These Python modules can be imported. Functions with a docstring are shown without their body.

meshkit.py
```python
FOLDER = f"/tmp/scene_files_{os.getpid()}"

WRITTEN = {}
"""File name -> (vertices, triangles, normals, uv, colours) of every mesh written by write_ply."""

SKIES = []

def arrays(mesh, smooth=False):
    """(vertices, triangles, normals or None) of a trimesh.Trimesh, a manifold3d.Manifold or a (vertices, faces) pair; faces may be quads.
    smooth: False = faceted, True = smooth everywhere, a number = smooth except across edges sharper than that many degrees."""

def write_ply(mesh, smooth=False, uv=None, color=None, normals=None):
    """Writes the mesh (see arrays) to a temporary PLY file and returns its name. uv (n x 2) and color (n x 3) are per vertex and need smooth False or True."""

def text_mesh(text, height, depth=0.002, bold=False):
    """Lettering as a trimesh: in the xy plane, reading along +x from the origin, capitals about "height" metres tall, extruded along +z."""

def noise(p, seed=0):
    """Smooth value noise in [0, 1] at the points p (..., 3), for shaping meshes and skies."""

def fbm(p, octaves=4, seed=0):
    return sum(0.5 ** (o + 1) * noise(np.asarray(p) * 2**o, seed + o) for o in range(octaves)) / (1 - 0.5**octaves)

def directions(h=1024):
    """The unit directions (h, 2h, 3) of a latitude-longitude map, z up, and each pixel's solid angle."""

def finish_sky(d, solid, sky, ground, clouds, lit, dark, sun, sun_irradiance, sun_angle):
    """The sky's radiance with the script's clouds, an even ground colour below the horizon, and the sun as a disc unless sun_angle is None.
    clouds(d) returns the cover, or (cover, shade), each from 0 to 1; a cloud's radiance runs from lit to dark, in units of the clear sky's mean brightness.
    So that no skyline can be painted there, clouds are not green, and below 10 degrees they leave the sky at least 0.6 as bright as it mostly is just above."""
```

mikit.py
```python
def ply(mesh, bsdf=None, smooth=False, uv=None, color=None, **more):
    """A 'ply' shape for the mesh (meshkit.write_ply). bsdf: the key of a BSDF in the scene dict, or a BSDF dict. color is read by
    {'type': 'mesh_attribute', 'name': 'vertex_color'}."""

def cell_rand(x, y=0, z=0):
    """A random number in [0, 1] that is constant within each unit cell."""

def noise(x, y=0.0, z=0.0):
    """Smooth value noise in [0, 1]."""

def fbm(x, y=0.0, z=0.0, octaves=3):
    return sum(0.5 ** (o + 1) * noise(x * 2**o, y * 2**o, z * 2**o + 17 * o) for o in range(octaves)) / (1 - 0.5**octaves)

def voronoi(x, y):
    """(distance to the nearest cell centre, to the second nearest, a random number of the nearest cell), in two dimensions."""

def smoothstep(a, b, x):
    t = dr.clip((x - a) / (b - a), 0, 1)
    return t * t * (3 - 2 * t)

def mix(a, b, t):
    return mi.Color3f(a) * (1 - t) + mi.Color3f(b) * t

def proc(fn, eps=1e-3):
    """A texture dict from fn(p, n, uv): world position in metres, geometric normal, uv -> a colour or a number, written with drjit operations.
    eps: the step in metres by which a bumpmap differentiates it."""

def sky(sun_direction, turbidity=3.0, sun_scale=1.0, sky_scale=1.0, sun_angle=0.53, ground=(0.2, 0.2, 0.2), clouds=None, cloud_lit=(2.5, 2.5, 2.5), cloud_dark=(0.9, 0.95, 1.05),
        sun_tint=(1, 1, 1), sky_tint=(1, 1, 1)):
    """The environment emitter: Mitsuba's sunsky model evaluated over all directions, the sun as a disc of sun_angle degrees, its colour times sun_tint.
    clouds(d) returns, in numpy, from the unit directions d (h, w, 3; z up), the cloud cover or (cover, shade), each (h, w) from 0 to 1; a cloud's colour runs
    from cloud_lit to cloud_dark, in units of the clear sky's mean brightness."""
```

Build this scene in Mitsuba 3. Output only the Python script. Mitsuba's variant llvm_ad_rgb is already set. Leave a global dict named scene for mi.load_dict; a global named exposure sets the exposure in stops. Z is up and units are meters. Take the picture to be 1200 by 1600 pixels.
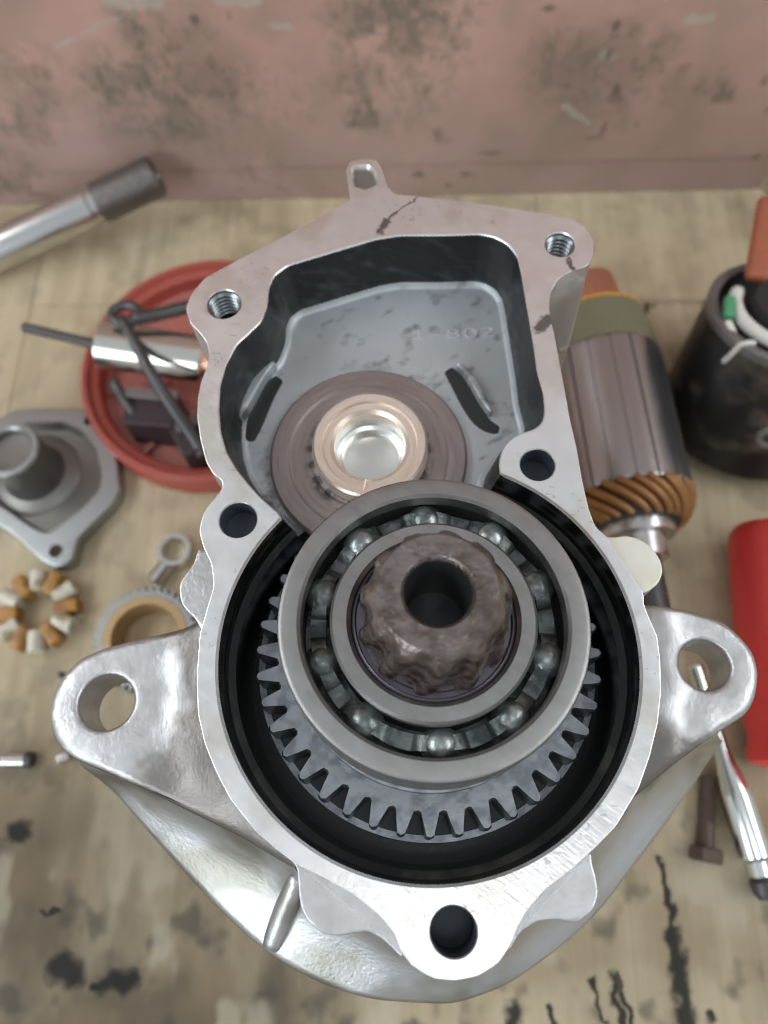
import math, numpy as np, trimesh, drjit as dr, mitsuba as mi, mikit, meshkit, manifold3d as m3
from mikit import noise, fbm, smoothstep, mix, proc, voronoi
from shapely.geometry import Polygon, Point
from shapely import contains_xy

scene, labels = {}, {}
RNG = np.random.default_rng(7)
# ------------------------------------------------------------------ camera, lamps, exposure (millimetres in here, metres in the scene)
EYE = 275.0                                   # height of the lens above the bench
FLANGE = 130.0                                # height of the machined flange above the bench
F = 1200.0                                    # focal length in photograph pixels (1200 x 1600)
down = np.array([35.0, -470.0, F]); down /= np.linalg.norm(down)      # straight down, as (right, up, forward) of the lens
ZW = -down
YW = np.array([0, 1.0, 0]); YW = YW - YW @ ZW * ZW; YW /= np.linalg.norm(YW)
XW = np.cross(YW, ZW); XW = XW if XW[0] > 0 else -XW
AX = np.stack([XW, YW, ZW])
FWD, UPV = AX @ np.array([0, 0, 1.0]), AX @ np.array([0, 1.0, 0])
T = mi.ScalarTransform4f
scene['camera'] = {'type': 'thinlens', 'fov': math.degrees(2 * math.atan(600 / F)), 'fov_axis': 'x',
                   'to_world': T().look_at(origin=[0, 0, EYE / 1000], target=[float(FWD[0]), float(FWD[1]), EYE / 1000 + float(FWD[2])], up=[float(v) for v in UPV]),
                   'aperture_radius': 0.0011, 'focus_distance': 0.148, 'near_clip': 0.01, 'far_clip': 20.0}
exposure = 0.12
scene['room_light'] = {'type': 'constant', 'radiance': {'type': 'rgb', 'value': [0.47, 0.49, 0.51]}}


def lamp(name, centre, target, w, h, rgb):
    scene[name] = {'type': 'rectangle', 'to_world': T().look_at(origin=centre, target=target, up=[0.01, 1, 0.02]) @ T().scale([w / 2, h / 2, 1]),
                   'bsdf': {'type': 'diffuse', 'reflectance': {'type': 'rgb', 'value': [0.8, 0.8, 0.8]}},
                   'emitter': {'type': 'area', 'radiance': {'type': 'rgb', 'value': rgb}}}


lamp('ceiling_lamp', [0.13, -0.30, 1.6], [0.10, -0.24, 0], 0.46, 0.28, [3.1, 3.2, 3.25])
lamp('ceiling_lamp_001', [-1.45, 0.05, 1.5], [0, 0.1, 0.05], 0.6, 1.7, [5.2, 5.5, 5.7])  # added unseen panel: lifts the bench, kept out of the flange reflection
lamp('ceiling_lamp_002', [1.45, 0.0, 1.5], [0, 0.1, 0.05], 0.6, 1.7, [4.4, 4.6, 4.7])  # added unseen counterpart on the right, also there to brighten the bench
lamp('window_light', [-1.2, -1.5, 0.9], [0, 0.05, 0.05], 1.0, 1.0, [4.0, 4.3, 4.6])
labels['ceiling_lamp'] = {'label': 'small white ceiling lamp straight above the gear housing', 'category': 'lamp'}
labels['ceiling_lamp_001'] = {'label': 'added long lamp panel high on the left that brightens the bench', 'category': 'lamp'}
labels['ceiling_lamp_002'] = {'label': 'added long lamp panel high on the right that brightens the bench', 'category': 'lamp'}
labels['window_light'] = {'label': 'bright daylight window to the left behind the viewer', 'category': 'window'}


# ------------------------------------------------------------------ helpers
def U(px, py, z=0.0):
    """The point of the photograph at the height z, in millimetres."""
    w = AX @ np.array([px - 600.0, 800.0 - py, F])
    s = (EYE - z) / -w[2]
    return np.array([w[0] * s, w[1] * s, z])


def UY(px, py, y):
    w = AX @ np.array([px - 600.0, 800.0 - py, F])
    s = y / w[1]
    return np.array([w[0] * s, y, EYE + w[2] * s])


def pts(lst, z):
    return np.array([U(a, b, z)[:2] for a, b in lst])


def ring(p, step=0.7, soft=1.0, closed=True):
    """A closed outline, evenly resampled and softened."""
    p = np.asarray(p, float)
    q = np.vstack([p, p[:1]])
    s = np.r_[0, np.cumsum(np.linalg.norm(np.diff(q, axis=0), axis=1))]
    n = max(12, int(s[-1] / step))
    t = np.linspace(0, s[-1], n, endpoint=False)
    r = np.stack([np.interp(t, s, q[:, k]) for k in (0, 1)], 1)
    if soft > 0:
        sig = soft / (s[-1] / n)
        f = np.exp(-2 * (np.pi * np.fft.fftfreq(n) * sig) ** 2)
        r = np.real(np.fft.ifft(np.fft.fft(r, axis=0) * f[:, None], axis=0))
    a = 0.5 * np.sum(r[:, 0] * np.roll(r[:, 1], -1) - np.roll(r[:, 0], -1) * r[:, 1])
    return r if a > 0 else r[::-1].copy()


def circ(c, r, n=96, ph=0.0):
    a = np.arange(n) * 2 * np.pi / n + ph
    return np.stack([c[0] + r * np.cos(a), c[1] + r * np.sin(a)], 1)


def inset(r, d):
    e = np.roll(r, -1, 0) - np.roll(r, 1, 0)
    n = np.stack([-e[:, 1], e[:, 0]], 1)
    n /= np.linalg.norm(n, axis=1, keepdims=True) + 1e-12
    return r + n * d


def cap(r):
    return np.asarray(m3.triangulate([np.ascontiguousarray(r, np.float64)]), int)


def stack(layers):
    """A closed solid from rings of equal point count [(ring, z), ...], bottom to top."""
    n = len(layers[0][0])
    v = np.vstack([np.c_[r, np.broadcast_to(z, (n,))] for r, z in layers])
    f = []
    i = np.arange(n); j = (i + 1) % n
    for k in range(len(layers) - 1):
        a, b = k * n, (k + 1) * n
        f += [np.stack([a + i, a + j, b + j], 1), np.stack([a + i, b + j, b + i], 1)]
    top, bot = cap(layers[-1][0]), cap(layers[0][0])
    f += [top + (len(layers) - 1) * n, bot[:, ::-1]]
    return trimesh.Trimesh(v, np.vstack(f), process=False)


def prism(r, z0, z1, bev=0.4, steps=2, low=0.0):
    L = [(inset(r, low), z0)] + ([(r, z0 + low)] if low else [])
    for k in range(steps + 1):
        a = k / steps * np.pi / 2 if steps > 1 else k * np.pi / 2
        L.append((inset(r, bev * (1 - math.cos(a))), z1 - bev + bev * math.sin(a)))
    return stack(L) if bev else stack([(r, z0), (r, z1)])


def man(t):
    m = m3.Manifold(m3.Mesh(np.asarray(t.vertices, np.float32), np.asarray(t.faces, np.uint32)))
    if m.is_empty():
        print('EMPTY', m.status(), len(t.vertices), t.is_watertight)
    return m


def tri(m):
    g = m.to_mesh()
    return trimesh.Trimesh(g.vert_properties[:, :3].astype(float), g.tri_verts, process=False)


def lathe(profile, o, axis=(0, 0, 1), n=64, closed=False):
    """profile [(radius, along)] turned round the axis from o; closed joins the last point to the first."""
    axis = np.asarray(axis, float); axis /= np.linalg.norm(axis)
    a = np.cross(axis, [0, 0, 1.0] if abs(axis[2]) < 0.9 else [0, 1.0, 0]); a /= np.linalg.norm(a)
    b = np.cross(axis, a)
    th = np.arange(n) * 2 * np.pi / n
    p = np.asarray(profile, float)
    v = np.asarray(o, float) + p[:, None, :1] * (np.cos(th)[None, :, None] * a + np.sin(th)[None, :, None] * b) + p[:, None, 1:] * axis
    m = len(p)
    f = []
    i = np.arange(n); j = (i + 1) % n
    for k in range(m if closed else m - 1):
        s, t = k * n, (k + 1) % m * n
        f += [np.stack([s + i, s + j, t + j], 1), np.stack([s + i, t + j, t + i], 1)]
    v = v.reshape(-1, 3)
    t = trimesh.Trimesh(v, np.vstack(f), process=False)
    t.merge_vertices()
    t.update_faces(t.nondegenerate_faces())
    if t.is_watertight and t.volume < 0:
        t.invert()
    return t


def tube(p, r, n=12, caps=True):
    p = np.asarray(p, float); m = len(p)
    r = np.broadcast_to(r, (m,)).astype(float)
    t = np.gradient(p, axis=0); t /= np.linalg.norm(t, axis=1, keepdims=True)
    a = np.cross(t[0], [0, 0, 1.0] if abs(t[0][2]) < 0.9 else [1.0, 0, 0])
    th = np.arange(n) * 2 * np.pi / n
    rows = []
    for k in range(m):
        a = a - a @ t[k] * t[k]; a /= np.linalg.norm(a)
        rows.append(p[k] + r[k] * (np.cos(th)[:, None] * a + np.sin(th)[:, None] * np.cross(t[k], a)))
    v = np.vstack(rows + [p[:1], p[-1:]])
    i = np.arange(n); j = (i + 1) % n
    f = []
    for k in range(m - 1):
        s, q = k * n, (k + 1) * n
        f += [np.stack([s + i, s + j, q + j], 1), np.stack([s + i, q + j, q + i], 1)]
    if caps:
        f += [np.stack([np.full(n, m * n), j, i], 1), np.stack([np.full(n, m * n + 1), (m - 1) * n + i, (m - 1) * n + j], 1)]
    return trimesh.Trimesh(v, np.vstack(f), process=False)


def spline(p, n=40):
    from scipy.interpolate import CubicSpline
    p = np.asarray(p, float)
    s = np.r_[0, np.cumsum(np.linalg.norm(np.diff(p, axis=0), axis=1))]
    return CubicSpline(s, p)(np.linspace(0, s[-1], n))


def box(c, size, bev=0.5, rot=None):
    """A box with rounded edges, as the hull of eight small balls."""
    s = np.asarray(size, float) / 2 - bev
    b = trimesh.creation.icosphere(1, bev)
    v = np.vstack([b.vertices + s * np.array([x, y, z]) for x in (-1, 1) for y in (-1, 1) for z in (-1, 1)])
    h = trimesh.convex.convex_hull(v)
    if rot is not None:
        h.apply_transform(rot)
    h.apply_translation(c)
    return h


def rotz(deg):
    return trimesh.transformations.rotation_matrix(math.radians(deg), [0, 0, 1])


def frame(x, z=(0, 0, 1)):
    """4x4 turning local x to the given direction, local z as near as can be to z."""
    x = np.asarray(x, float); x /= np.linalg.norm(x)
    z = np.asarray(z, float); z = z - z @ x * x; z /= np.linalg.norm(z)
    m = np.eye(4); m[:3, 0], m[:3, 1], m[:3, 2] = x, np.cross(z, x), z
    return m


def key(name):
    if name not in scene and name not in labels:
        return name
    k = 1
    while f'{name}_{k:03d}' in scene or f'{name}_{k:03d}' in labels:
        k += 1
    return f'{name}_{k:03d}'


def thing(name, label, category, group=None):
    k = key(name)
    labels[k] = {'label': label, 'category': category}
    if group:
        labels[k]['group'] = group
    return k


def put(name, mesh, mat, parent=None, smooth=30, label=None):
    k = key(f'{parent}__{name}' if parent else name)
    m = mesh.copy(); m.vertices = m.vertices * 0.001
    scene[k] = mikit.ply(m, mat, smooth=smooth)
    if label:
        labels[k] = {'label': label}
    return k


# ------------------------------------------------------------------ materials
def plain(name, color, rough=0.5, metal=0.0, spec=0.5, **k):
    scene[name] = {'type': 'twosided', 'bsdf': {'type': 'principled', 'base_color': {'type': 'rgb', 'value': list(color)} if not isinstance(color, dict) else color,
                                                'roughness': rough, 'metallic': metal, 'specular': spec, **k}}


def bumped(name, color, rough, metal, height, fn, eps=1e-4, **k):
    plain('tmp', color, rough, metal, **k)
    inner = scene.pop('tmp')['bsdf']
    scene[name] = {'type': 'twosided', 'bsdf': {'type': 'bumpmap', 'arbitrary': proc(fn, eps), 'scale': height, 'bsdf': inner}}


def mm(p):
    return p.x * 1000.0, p.y * 1000.0, p.z * 1000.0


def seg(x, y, a, b, w):
    """1 inside a stroke of half width w from a to b (millimetres)."""
    ax_, ay, bx, by = a[0], a[1], b[0], b[1]
    dx, dy = bx - ax_, by - ay
    t = dr.clip(((x - ax_) * dx + (y - ay) * dy) / (dx * dx + dy * dy + 1e-9), 0, 1)
    d = dr.sqrt(dr.square(x - ax_ - t * dx) + dr.square(y - ay - t * dy))
    return 1 - smoothstep(w * 0.5, w * 1.5, d)


# flange: milled aluminium with scratches, cracks with grime in them
def FP(px, py):
    return U(px, py, FLANGE)[:2]


CRACKS = [(FP(655, 307), FP(625, 327), .22), (FP(625, 327), FP(604, 343), .35), (FP(604, 343), FP(592, 364), .8),
          (FP(887, 402), FP(896, 420), .5), (FP(842, 513), FP(858, 497), 1.2), (FP(850, 508), FP(862, 503), .7)]


def flange_col(p, n, uv):
    x, y, z = mm(p)
    c = mix((.78, .77, .76), (.90, .90, .90), fbm(x * .15, y * .15, 3.0))
    jx, jy = x + (noise(x * 1.3, y * 1.3) - .5) * 1.1, y + (noise(x * 1.3, y * 1.3, 9.) - .5) * 1.1
    m = mi.Float(0)
    for a, b, w in CRACKS:
        m = dr.maximum(m, seg(jx, jy, a, b, w))
    c = mix(c, (.62, .56, .46), smoothstep(.52, .74, fbm(x * .09 + 7, y * .09, 21., 4)) * .45)
    spots = smoothstep(.86, .92, noise(x * 1.3, y * 1.3, 40.)) * smoothstep(.5, .7, fbm(x * .12, y * .12, 8.))
    c = mix(c, (.10, .09, .09), dr.clip(m * .85 + spots * .3, 0, 1))
    return c


def flange_rough(p, n, uv):
    x, y, z = mm(p)
    return .20 + .16 * fbm(x * .5 + y * .2, y * .5, 1.) 


def streak(p, n, uv):
    x, y, z = mm(p)
    a, b = x * .80 - y * .6, x * .6 + y * .80
    return noise(a * .22, b * 2.0, z * 2) * .45 + noise(x * 2.2, y * 2.2, z * 2.2) * .3 + noise(a * .5, b * 4.5, 4.) * .35


bumped('milled_aluminium', proc(flange_col), proc(flange_rough), .86, 3.6e-5, streak)


def grain(p, n, uv):
    x, y, z = mm(p)
    return fbm(x * 1.6, y * 1.6, z * 1.6, 3)


def cast_col(p, n, uv):
    x, y, z = mm(p)
    k = fbm(x * .10, y * .10, z * .10 + 5, 3)
    return mix((.46, .43, .39), (.68, .68, .68), smoothstep(.38, .56, k))


bumped('cast_aluminium', proc(cast_col), .42, .92, 5e-5, grain)


def pitted(p, n, uv):
    x, y, z = mm(p)
    return fbm(x * 1.9, y * 1.9, z * 1.9, 3) + .3 * smoothstep(.55, .85, noise(x * 1.1, y * 1.1, z * 1.1))


def sparkle_col(p, n, uv):
    x, y, z = mm(p)
    return mix((.42, .41, .40), (.61, .62, .63), fbm(x * .35, y * .35, z * .3, 3))


bumped('bright_casting', proc(sparkle_col), .42, .92, 6.5e-5, pitted)


def web_col(p, n, uv):
    x, y, z = mm(p)
    return mix((.19, .165, .14), (.32, .295, .275), fbm(x * .11 + 4, y * .11, z * .1, 3))


bumped('stained_casting', proc(web_col), .46, .75, 6e-5, grain)


def bell_col(p, n, uv):
    x, y, z = mm(p)
    return mix((.34, .335, .29), (.58, .59, .59), smoothstep(.3, .6, fbm(x * .09 + 4, y * .09, z * .1, 3)))


bumped('bell_casting', proc(bell_col), .42, 1.0, 7e-5, grain)


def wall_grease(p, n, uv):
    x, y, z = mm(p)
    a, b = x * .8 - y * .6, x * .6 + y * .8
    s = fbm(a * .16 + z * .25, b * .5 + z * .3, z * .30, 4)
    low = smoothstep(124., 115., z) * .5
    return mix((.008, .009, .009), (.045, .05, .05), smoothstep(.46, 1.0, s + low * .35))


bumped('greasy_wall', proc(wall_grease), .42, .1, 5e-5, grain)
BUSH = U(576, 717, 114)[:2]


def floor_col(p, n, uv):
    x, y, z = mm(p)
    dx, dy = x - BUSH[0], y - BUSH[1]
    s = fbm(x * .22 + y * .12 + 3, y * .36 - x * .2, 5., 4)
    left = smoothstep(4., -22., dx - dy * .3) * smoothstep(24., 2., dy)
    near = smoothstep(27., 19., dr.sqrt(dx * dx + dy * dy)) * .10
    g = smoothstep(.60, .98, s + .15 * left + near * .8)
    c = mix((.36, .39, .405), (.47, .495, .505), fbm(x * .1, y * .1, 1.))
    return mix(c, (.05, .055, .055), g * .75)


bumped('greasy_floor', proc(floor_col), .46, .55, 5e-5, grain)


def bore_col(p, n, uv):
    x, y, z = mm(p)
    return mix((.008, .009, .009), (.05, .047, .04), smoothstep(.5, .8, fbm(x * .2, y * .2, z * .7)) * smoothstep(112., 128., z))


bumped('oily_bore', proc(bore_col), .22, .3, 2e-5, grain)
plain('hole_dark', (.045, .055, .070), .45, .2)
plain('thread_steel', (.20, .22, .225), .26, 1.0)


def steel_col(p, n, uv):
    x, y, z = mm(p)
    return mix((.25, .245, .235), (.35, .345, .34), fbm(x * .4 + y * .3, y * .4, z * .4))


bumped('bearing_steel', proc(steel_col), .44, .95, 1.2e-5, streak)


def gear_col(p, n, uv):
    x, y, z = mm(p)
    return mix((.20, .215, .235), (.32, .34, .365), smoothstep(.28, .62, fbm(x * .45, y * .45, z * .45, 4)))


bumped('gear_steel', proc(gear_col), .40, .9, 6e-5, grain)
bumped('ball_steel', proc(lambda p, n, uv: mix((.13, .145, .14), (.32, .345, .335), smoothstep(.35, .62, fbm(p.x * 330, p.y * 330, p.z * 330, 3)))), .33, .85, 6e-5, grain)
bumped('cage_steel', proc(lambda p, n, uv: mix((.045, .053, .051), (.15, .163, .157), smoothstep(.35, .68, fbm(p.x * 420, p.y * 420, p.z * 420, 4)))), .40, .75, 1e-4, grain)


def shaft_col(p, n, uv):
    x, y, z = mm(p)
    k = fbm(x * .35, y * .35, z * .35, 4)
    rust = smoothstep(157.6, 153.5, z + (k - .5) * 6)                  # brown grease among the teeth, bare steel at the end
    c = mix((.125, .098, .085), (.235, .205, .198), smoothstep(.3, .7, k))
    return mix(c, mix((.045, .029, .020), (.16, .125, .108), smoothstep(.35, .65, fbm(x * .7, y * .7, z * .5, 3))), rust)


bumped('worn_shaft', proc(shaft_col), .33, .8, 1.5e-4, pitted)
plain('shaft_groove', (.16, .15, .17), .28, .9)


def washer_col(p, n, uv):
    x, y, z = mm(p)
    r = dr.sqrt(dr.square(x - BUSH[0]) + dr.square(y - BUSH[1]))
    k = fbm(r * 1.4, x * .15, y * .15, 3)
    c = mix((.20, .16, .155), (.31, .26, .25), k)
    dark = smoothstep(11.5, 12.6, r) * smoothstep(15.6, 13.6, r) * smoothstep(.35, .6, fbm(x * .5, y * .5, 2.))
    return mix(c, (.03, .032, .036), dark * .8)


plain('brown_washer', proc(washer_col), .36, .5)


def copper_col(p, n, uv):
    x, y, z = mm(p)
    r = dr.sqrt(dr.square(x - BUSH[0]) + dr.square(y - BUSH[1]))
    return mix((.68, .53, .42), (.86, .76, .67), fbm(r * 2.2, x * .2, y * .2))


plain('copper_bush', proc(copper_col), .34, .8)
plain('plug_zinc', (.70, .71, .68), .28, .9)


# ------------------------------------------------------------------ the setting: workbench and painted back wall
def board_col(p, n, uv):
    x, y, z = mm(p)
    g = fbm(x * .22, y * .018, 3., 4)                      # grain runs away from the viewer
    c = mix((.41, .335, .215), (.55, .46, .31), smoothstep(.25, .75, g))
    c = mix(c, (.45, .38, .26), fbm(x * .02, y * .02, 7.))
    # darker brown towards the near left, mottled
    near = smoothstep(75., -60., y + (fbm(x * .03, y * .03, 2.) - .5) * 60)
    side = smoothstep(40., -70., x + (fbm(x * .03, y * .03, 22.) - .5) * 60)
    mottle = smoothstep(.22, .70, fbm(x * .05, y * .03, 11., 4))
    c = c * (.94 + .12 * noise(x * 1.3, y * .025, 44.))
    c = mix(c, (.085, .068, .047), dr.clip(near * (.30 + .68 * side) * (.66 + .42 * mottle), 0, .92))
    c = mix(c, (.22, .165, .10), smoothstep(.50, .80, fbm(x * .05 + 30, y * .05, 4., 3)) * .45)
    sp = smoothstep(.55, .78, fbm(x * .11, y * .09, 15., 3))
    c = mix(c, (.07, .06, .05), sp * (.18 + .55 * near))
    jx, jy = x + (fbm(x * .25, y * .25, 31.) - .5) * 5, y + (fbm(x * .25, y * .25, 37.) - .5) * 5
    m = mi.Float(0)
    for a, b, w in STAINS:
        m = dr.maximum(m, seg(jx, jy, a, b, w))
    c = mix(c, (.42, .38, .29), smoothstep(.58, .78, fbm(x * .09 + 50, y * .05, 61., 3)) * near * .5)
    return mix(c, (.012, .013, .013), m * .93)


def TP(px, py):
    return U(px, py, 0)[:2]


STAINS = [(TP(90, 1512), TP(112, 1522), 4.2), (TP(160, 1540), TP(212, 1528), 3.2), (TP(140, 1546), TP(165, 1542), 1.4),
          (TP(20, 1298), TP(30, 1298), 3.2), (TP(105, 1082), TP(112, 1090), 2.4), (TP(1032, 1345), TP(1052, 1450), 1.3), (TP(1052, 1450), TP(1075, 1610), 2.6),
          (TP(956, 1528), TP(975, 1610), 1.4), (TP(965, 1522), TP(990, 1600), .9), (TP(800, 1575), TP(802, 1640), 2.2), (TP(860, 1570), TP(862, 1640), 1.0), (TP(930, 1530), TP(946, 1600), .7),
          (TP(1108, 1585), TP(1110, 1587), 1.3), (TP(1005, 490), TP(1010, 470), .8), (TP(1012, 470), TP(1022, 480), .6), (TP(980, 475), TP(1100, 472), .35),
          (TP(340, 890), TP(341, 890), .8), (TP(66, 1421), TP(92, 1418), .6), (TP(95, 1055), TP(100, 1058), 1.2)]
bumped('bench_wood', proc(board_col), .62, 0.0, 1.2e-4, lambda p, n, uv: fbm(p.x * 700, p.y * 60, 1.0, 3), spec=.15)
# boards: a long one in the middle, one far left, two to the right of the long joint
xl, xr = U(22, 600, 0)[0], U(838, 318, 0)[0]
yj = U(1000, 470, 0)[1]
labels['workbench_top'] = {'label': 'stained light wooden workbench top of several boards', 'kind': 'structure'}
for x0, x1, y0, y1 in ((xl, xr, yj, 330), (-620, xl, -420, 330), (xr, 620, yj, 330), (xl, 620, -420, yj)):
    put('board', box([(x0 + x1) / 2, (y0 + y1) / 2, -9], [x1 - x0 - .25, y1 - y0 - .25, 18], .4), 'bench_wood', 'workbench_top', smooth=False)

W0, W1 = U(0, 324, 0), U(1200, 299, 0)
WD = (W1 - W0) / np.linalg.norm(W1 - W0); WN = np.array([WD[1], -WD[0], 0])      # along the wall, out of the wall towards the viewer
WM = (W0 + W1) / 2


def WP(px, py):
    """along and up the wall, where the photograph's pixel meets it"""
    w = AX @ np.array([px - 600.0, 800.0 - py, F])
    s = ((WM - np.array([0, 0, EYE])) @ WN) / (w @ WN)
    q = np.array([0, 0, EYE]) + w * s
    return (q - WM) @ WD, q[2]


GRIME = [(WP(215, 0), WP(222, 120), 5, .7), (WP(190, 150), WP(250, 170), 11, .75), (WP(45, 120), WP(52, 200), 8, .6), (WP(300, 100), WP(320, 130), 10, .55),
         (WP(370, 140), WP(440, 160), 9, .45), (WP(565, 170), WP(567, 180), 3, .8), (WP(0, 280), WP(20, 300), 12, .8), (WP(640, 60), WP(610, 120), 16, .6), (WP(560, 20), WP(680, 10), 10, .5),
         (WP(880, 110), WP(980, 130), 12, .4), (WP(1125, 120), WP(1130, 140), 4, .7), (WP(900, 90), WP(1000, 90), 9, .3), (WP(410, 260), WP(418, 280), 5, .5), (WP(340, 200), WP(330, 240), 12, .3)]
CHIPS = [(WP(945, 85), WP(952, 90), 2.2), (WP(1080, 32), WP(1108, 30), 2.0), (WP(885, 168), WP(918, 195), 1.4), (WP(90, 75), WP(190, 25), .55), (WP(170, 2), WP(240, 4), 3.2), (WP(345, 5), WP(400, 3), 1.5), (WP(430, 42), WP(448, 43), 1.6)]


def wall_col(p, n, uv):
    x, y, z = mm(p)
    s = (x - WM[0]) * WD[0] + (y - WM[1]) * WD[1]
    c = mix((.40, .248, .208), (.51, .325, .278), fbm(s * .03, z * .03, 2., 3))
    c = mix(c, (.34, .25, .22), smoothstep(75., 0., z + (fbm(s * .04, z * .04, 6.) - .5) * 50) * .85)
    c = mix(c, (.27, .21, .165), smoothstep(.40, .85, fbm(s * .04 + 9, z * .03, 4., 3)) * .6)
    jx, jy = s + (fbm(s * .12, z * .12, 31.) - .5) * 14, z + (fbm(s * .12, z * .12, 37.) - .5) * 14
    br = smoothstep(.32, .62, fbm(s * .10, z * .08, 12., 4)) * .75 + .5 * smoothstep(.50, .66, fbm(s * .45, z * .30, 19., 3))
    for a, b, w, k in GRIME:
        d = seg(jx, jy, a, b, w * 1.5)
        c = mix(c, (.14, .13, .095), dr.clip(d * k * br * .85, 0, .9))
    jx, jy = s + (fbm(s * .3, z * .3, 31.) - .5) * 3, z + (fbm(s * .3, z * .3, 37.) - .5) * 3
    for a, b, w in CHIPS:
        c = mix(c, (.44, .42, .35), seg(jx, jy, a, b, w) * .6)
    dots = smoothstep(.84, .95, noise(s * .16, z * .16, 55.)) * smoothstep(.45, .65, fbm(s * .03, z * .03, 71.))
    return mix(c, (.12, .09, .07), dots * .7)


bumped('pink_paint', proc(wall_col), .52, 0.0, 5e-4, lambda p, n, uv: fbm(p.x * 120, p.y * 120, p.z * 120, 4), eps=4e-4, spec=.35)
labels['back_wall'] = {'label': 'pink painted wall with dark grime patches behind the bench', 'kind': 'structure'}
wf = frame(WD)
zs = WP(1000, 252)[1]
put('panel', box(WM - WN * 10.5 + [0, 0, zs + 205], [2400, 20, 410], .8, wf), 'pink_paint', 'back_wall', smooth=False)
put('skirting_strip', box(WM - WN * 10.6 + [0, 0, zs / 2], [2400, 18.4, zs], .5, wf), 'pink_paint', 'back_wall', smooth=False)

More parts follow.
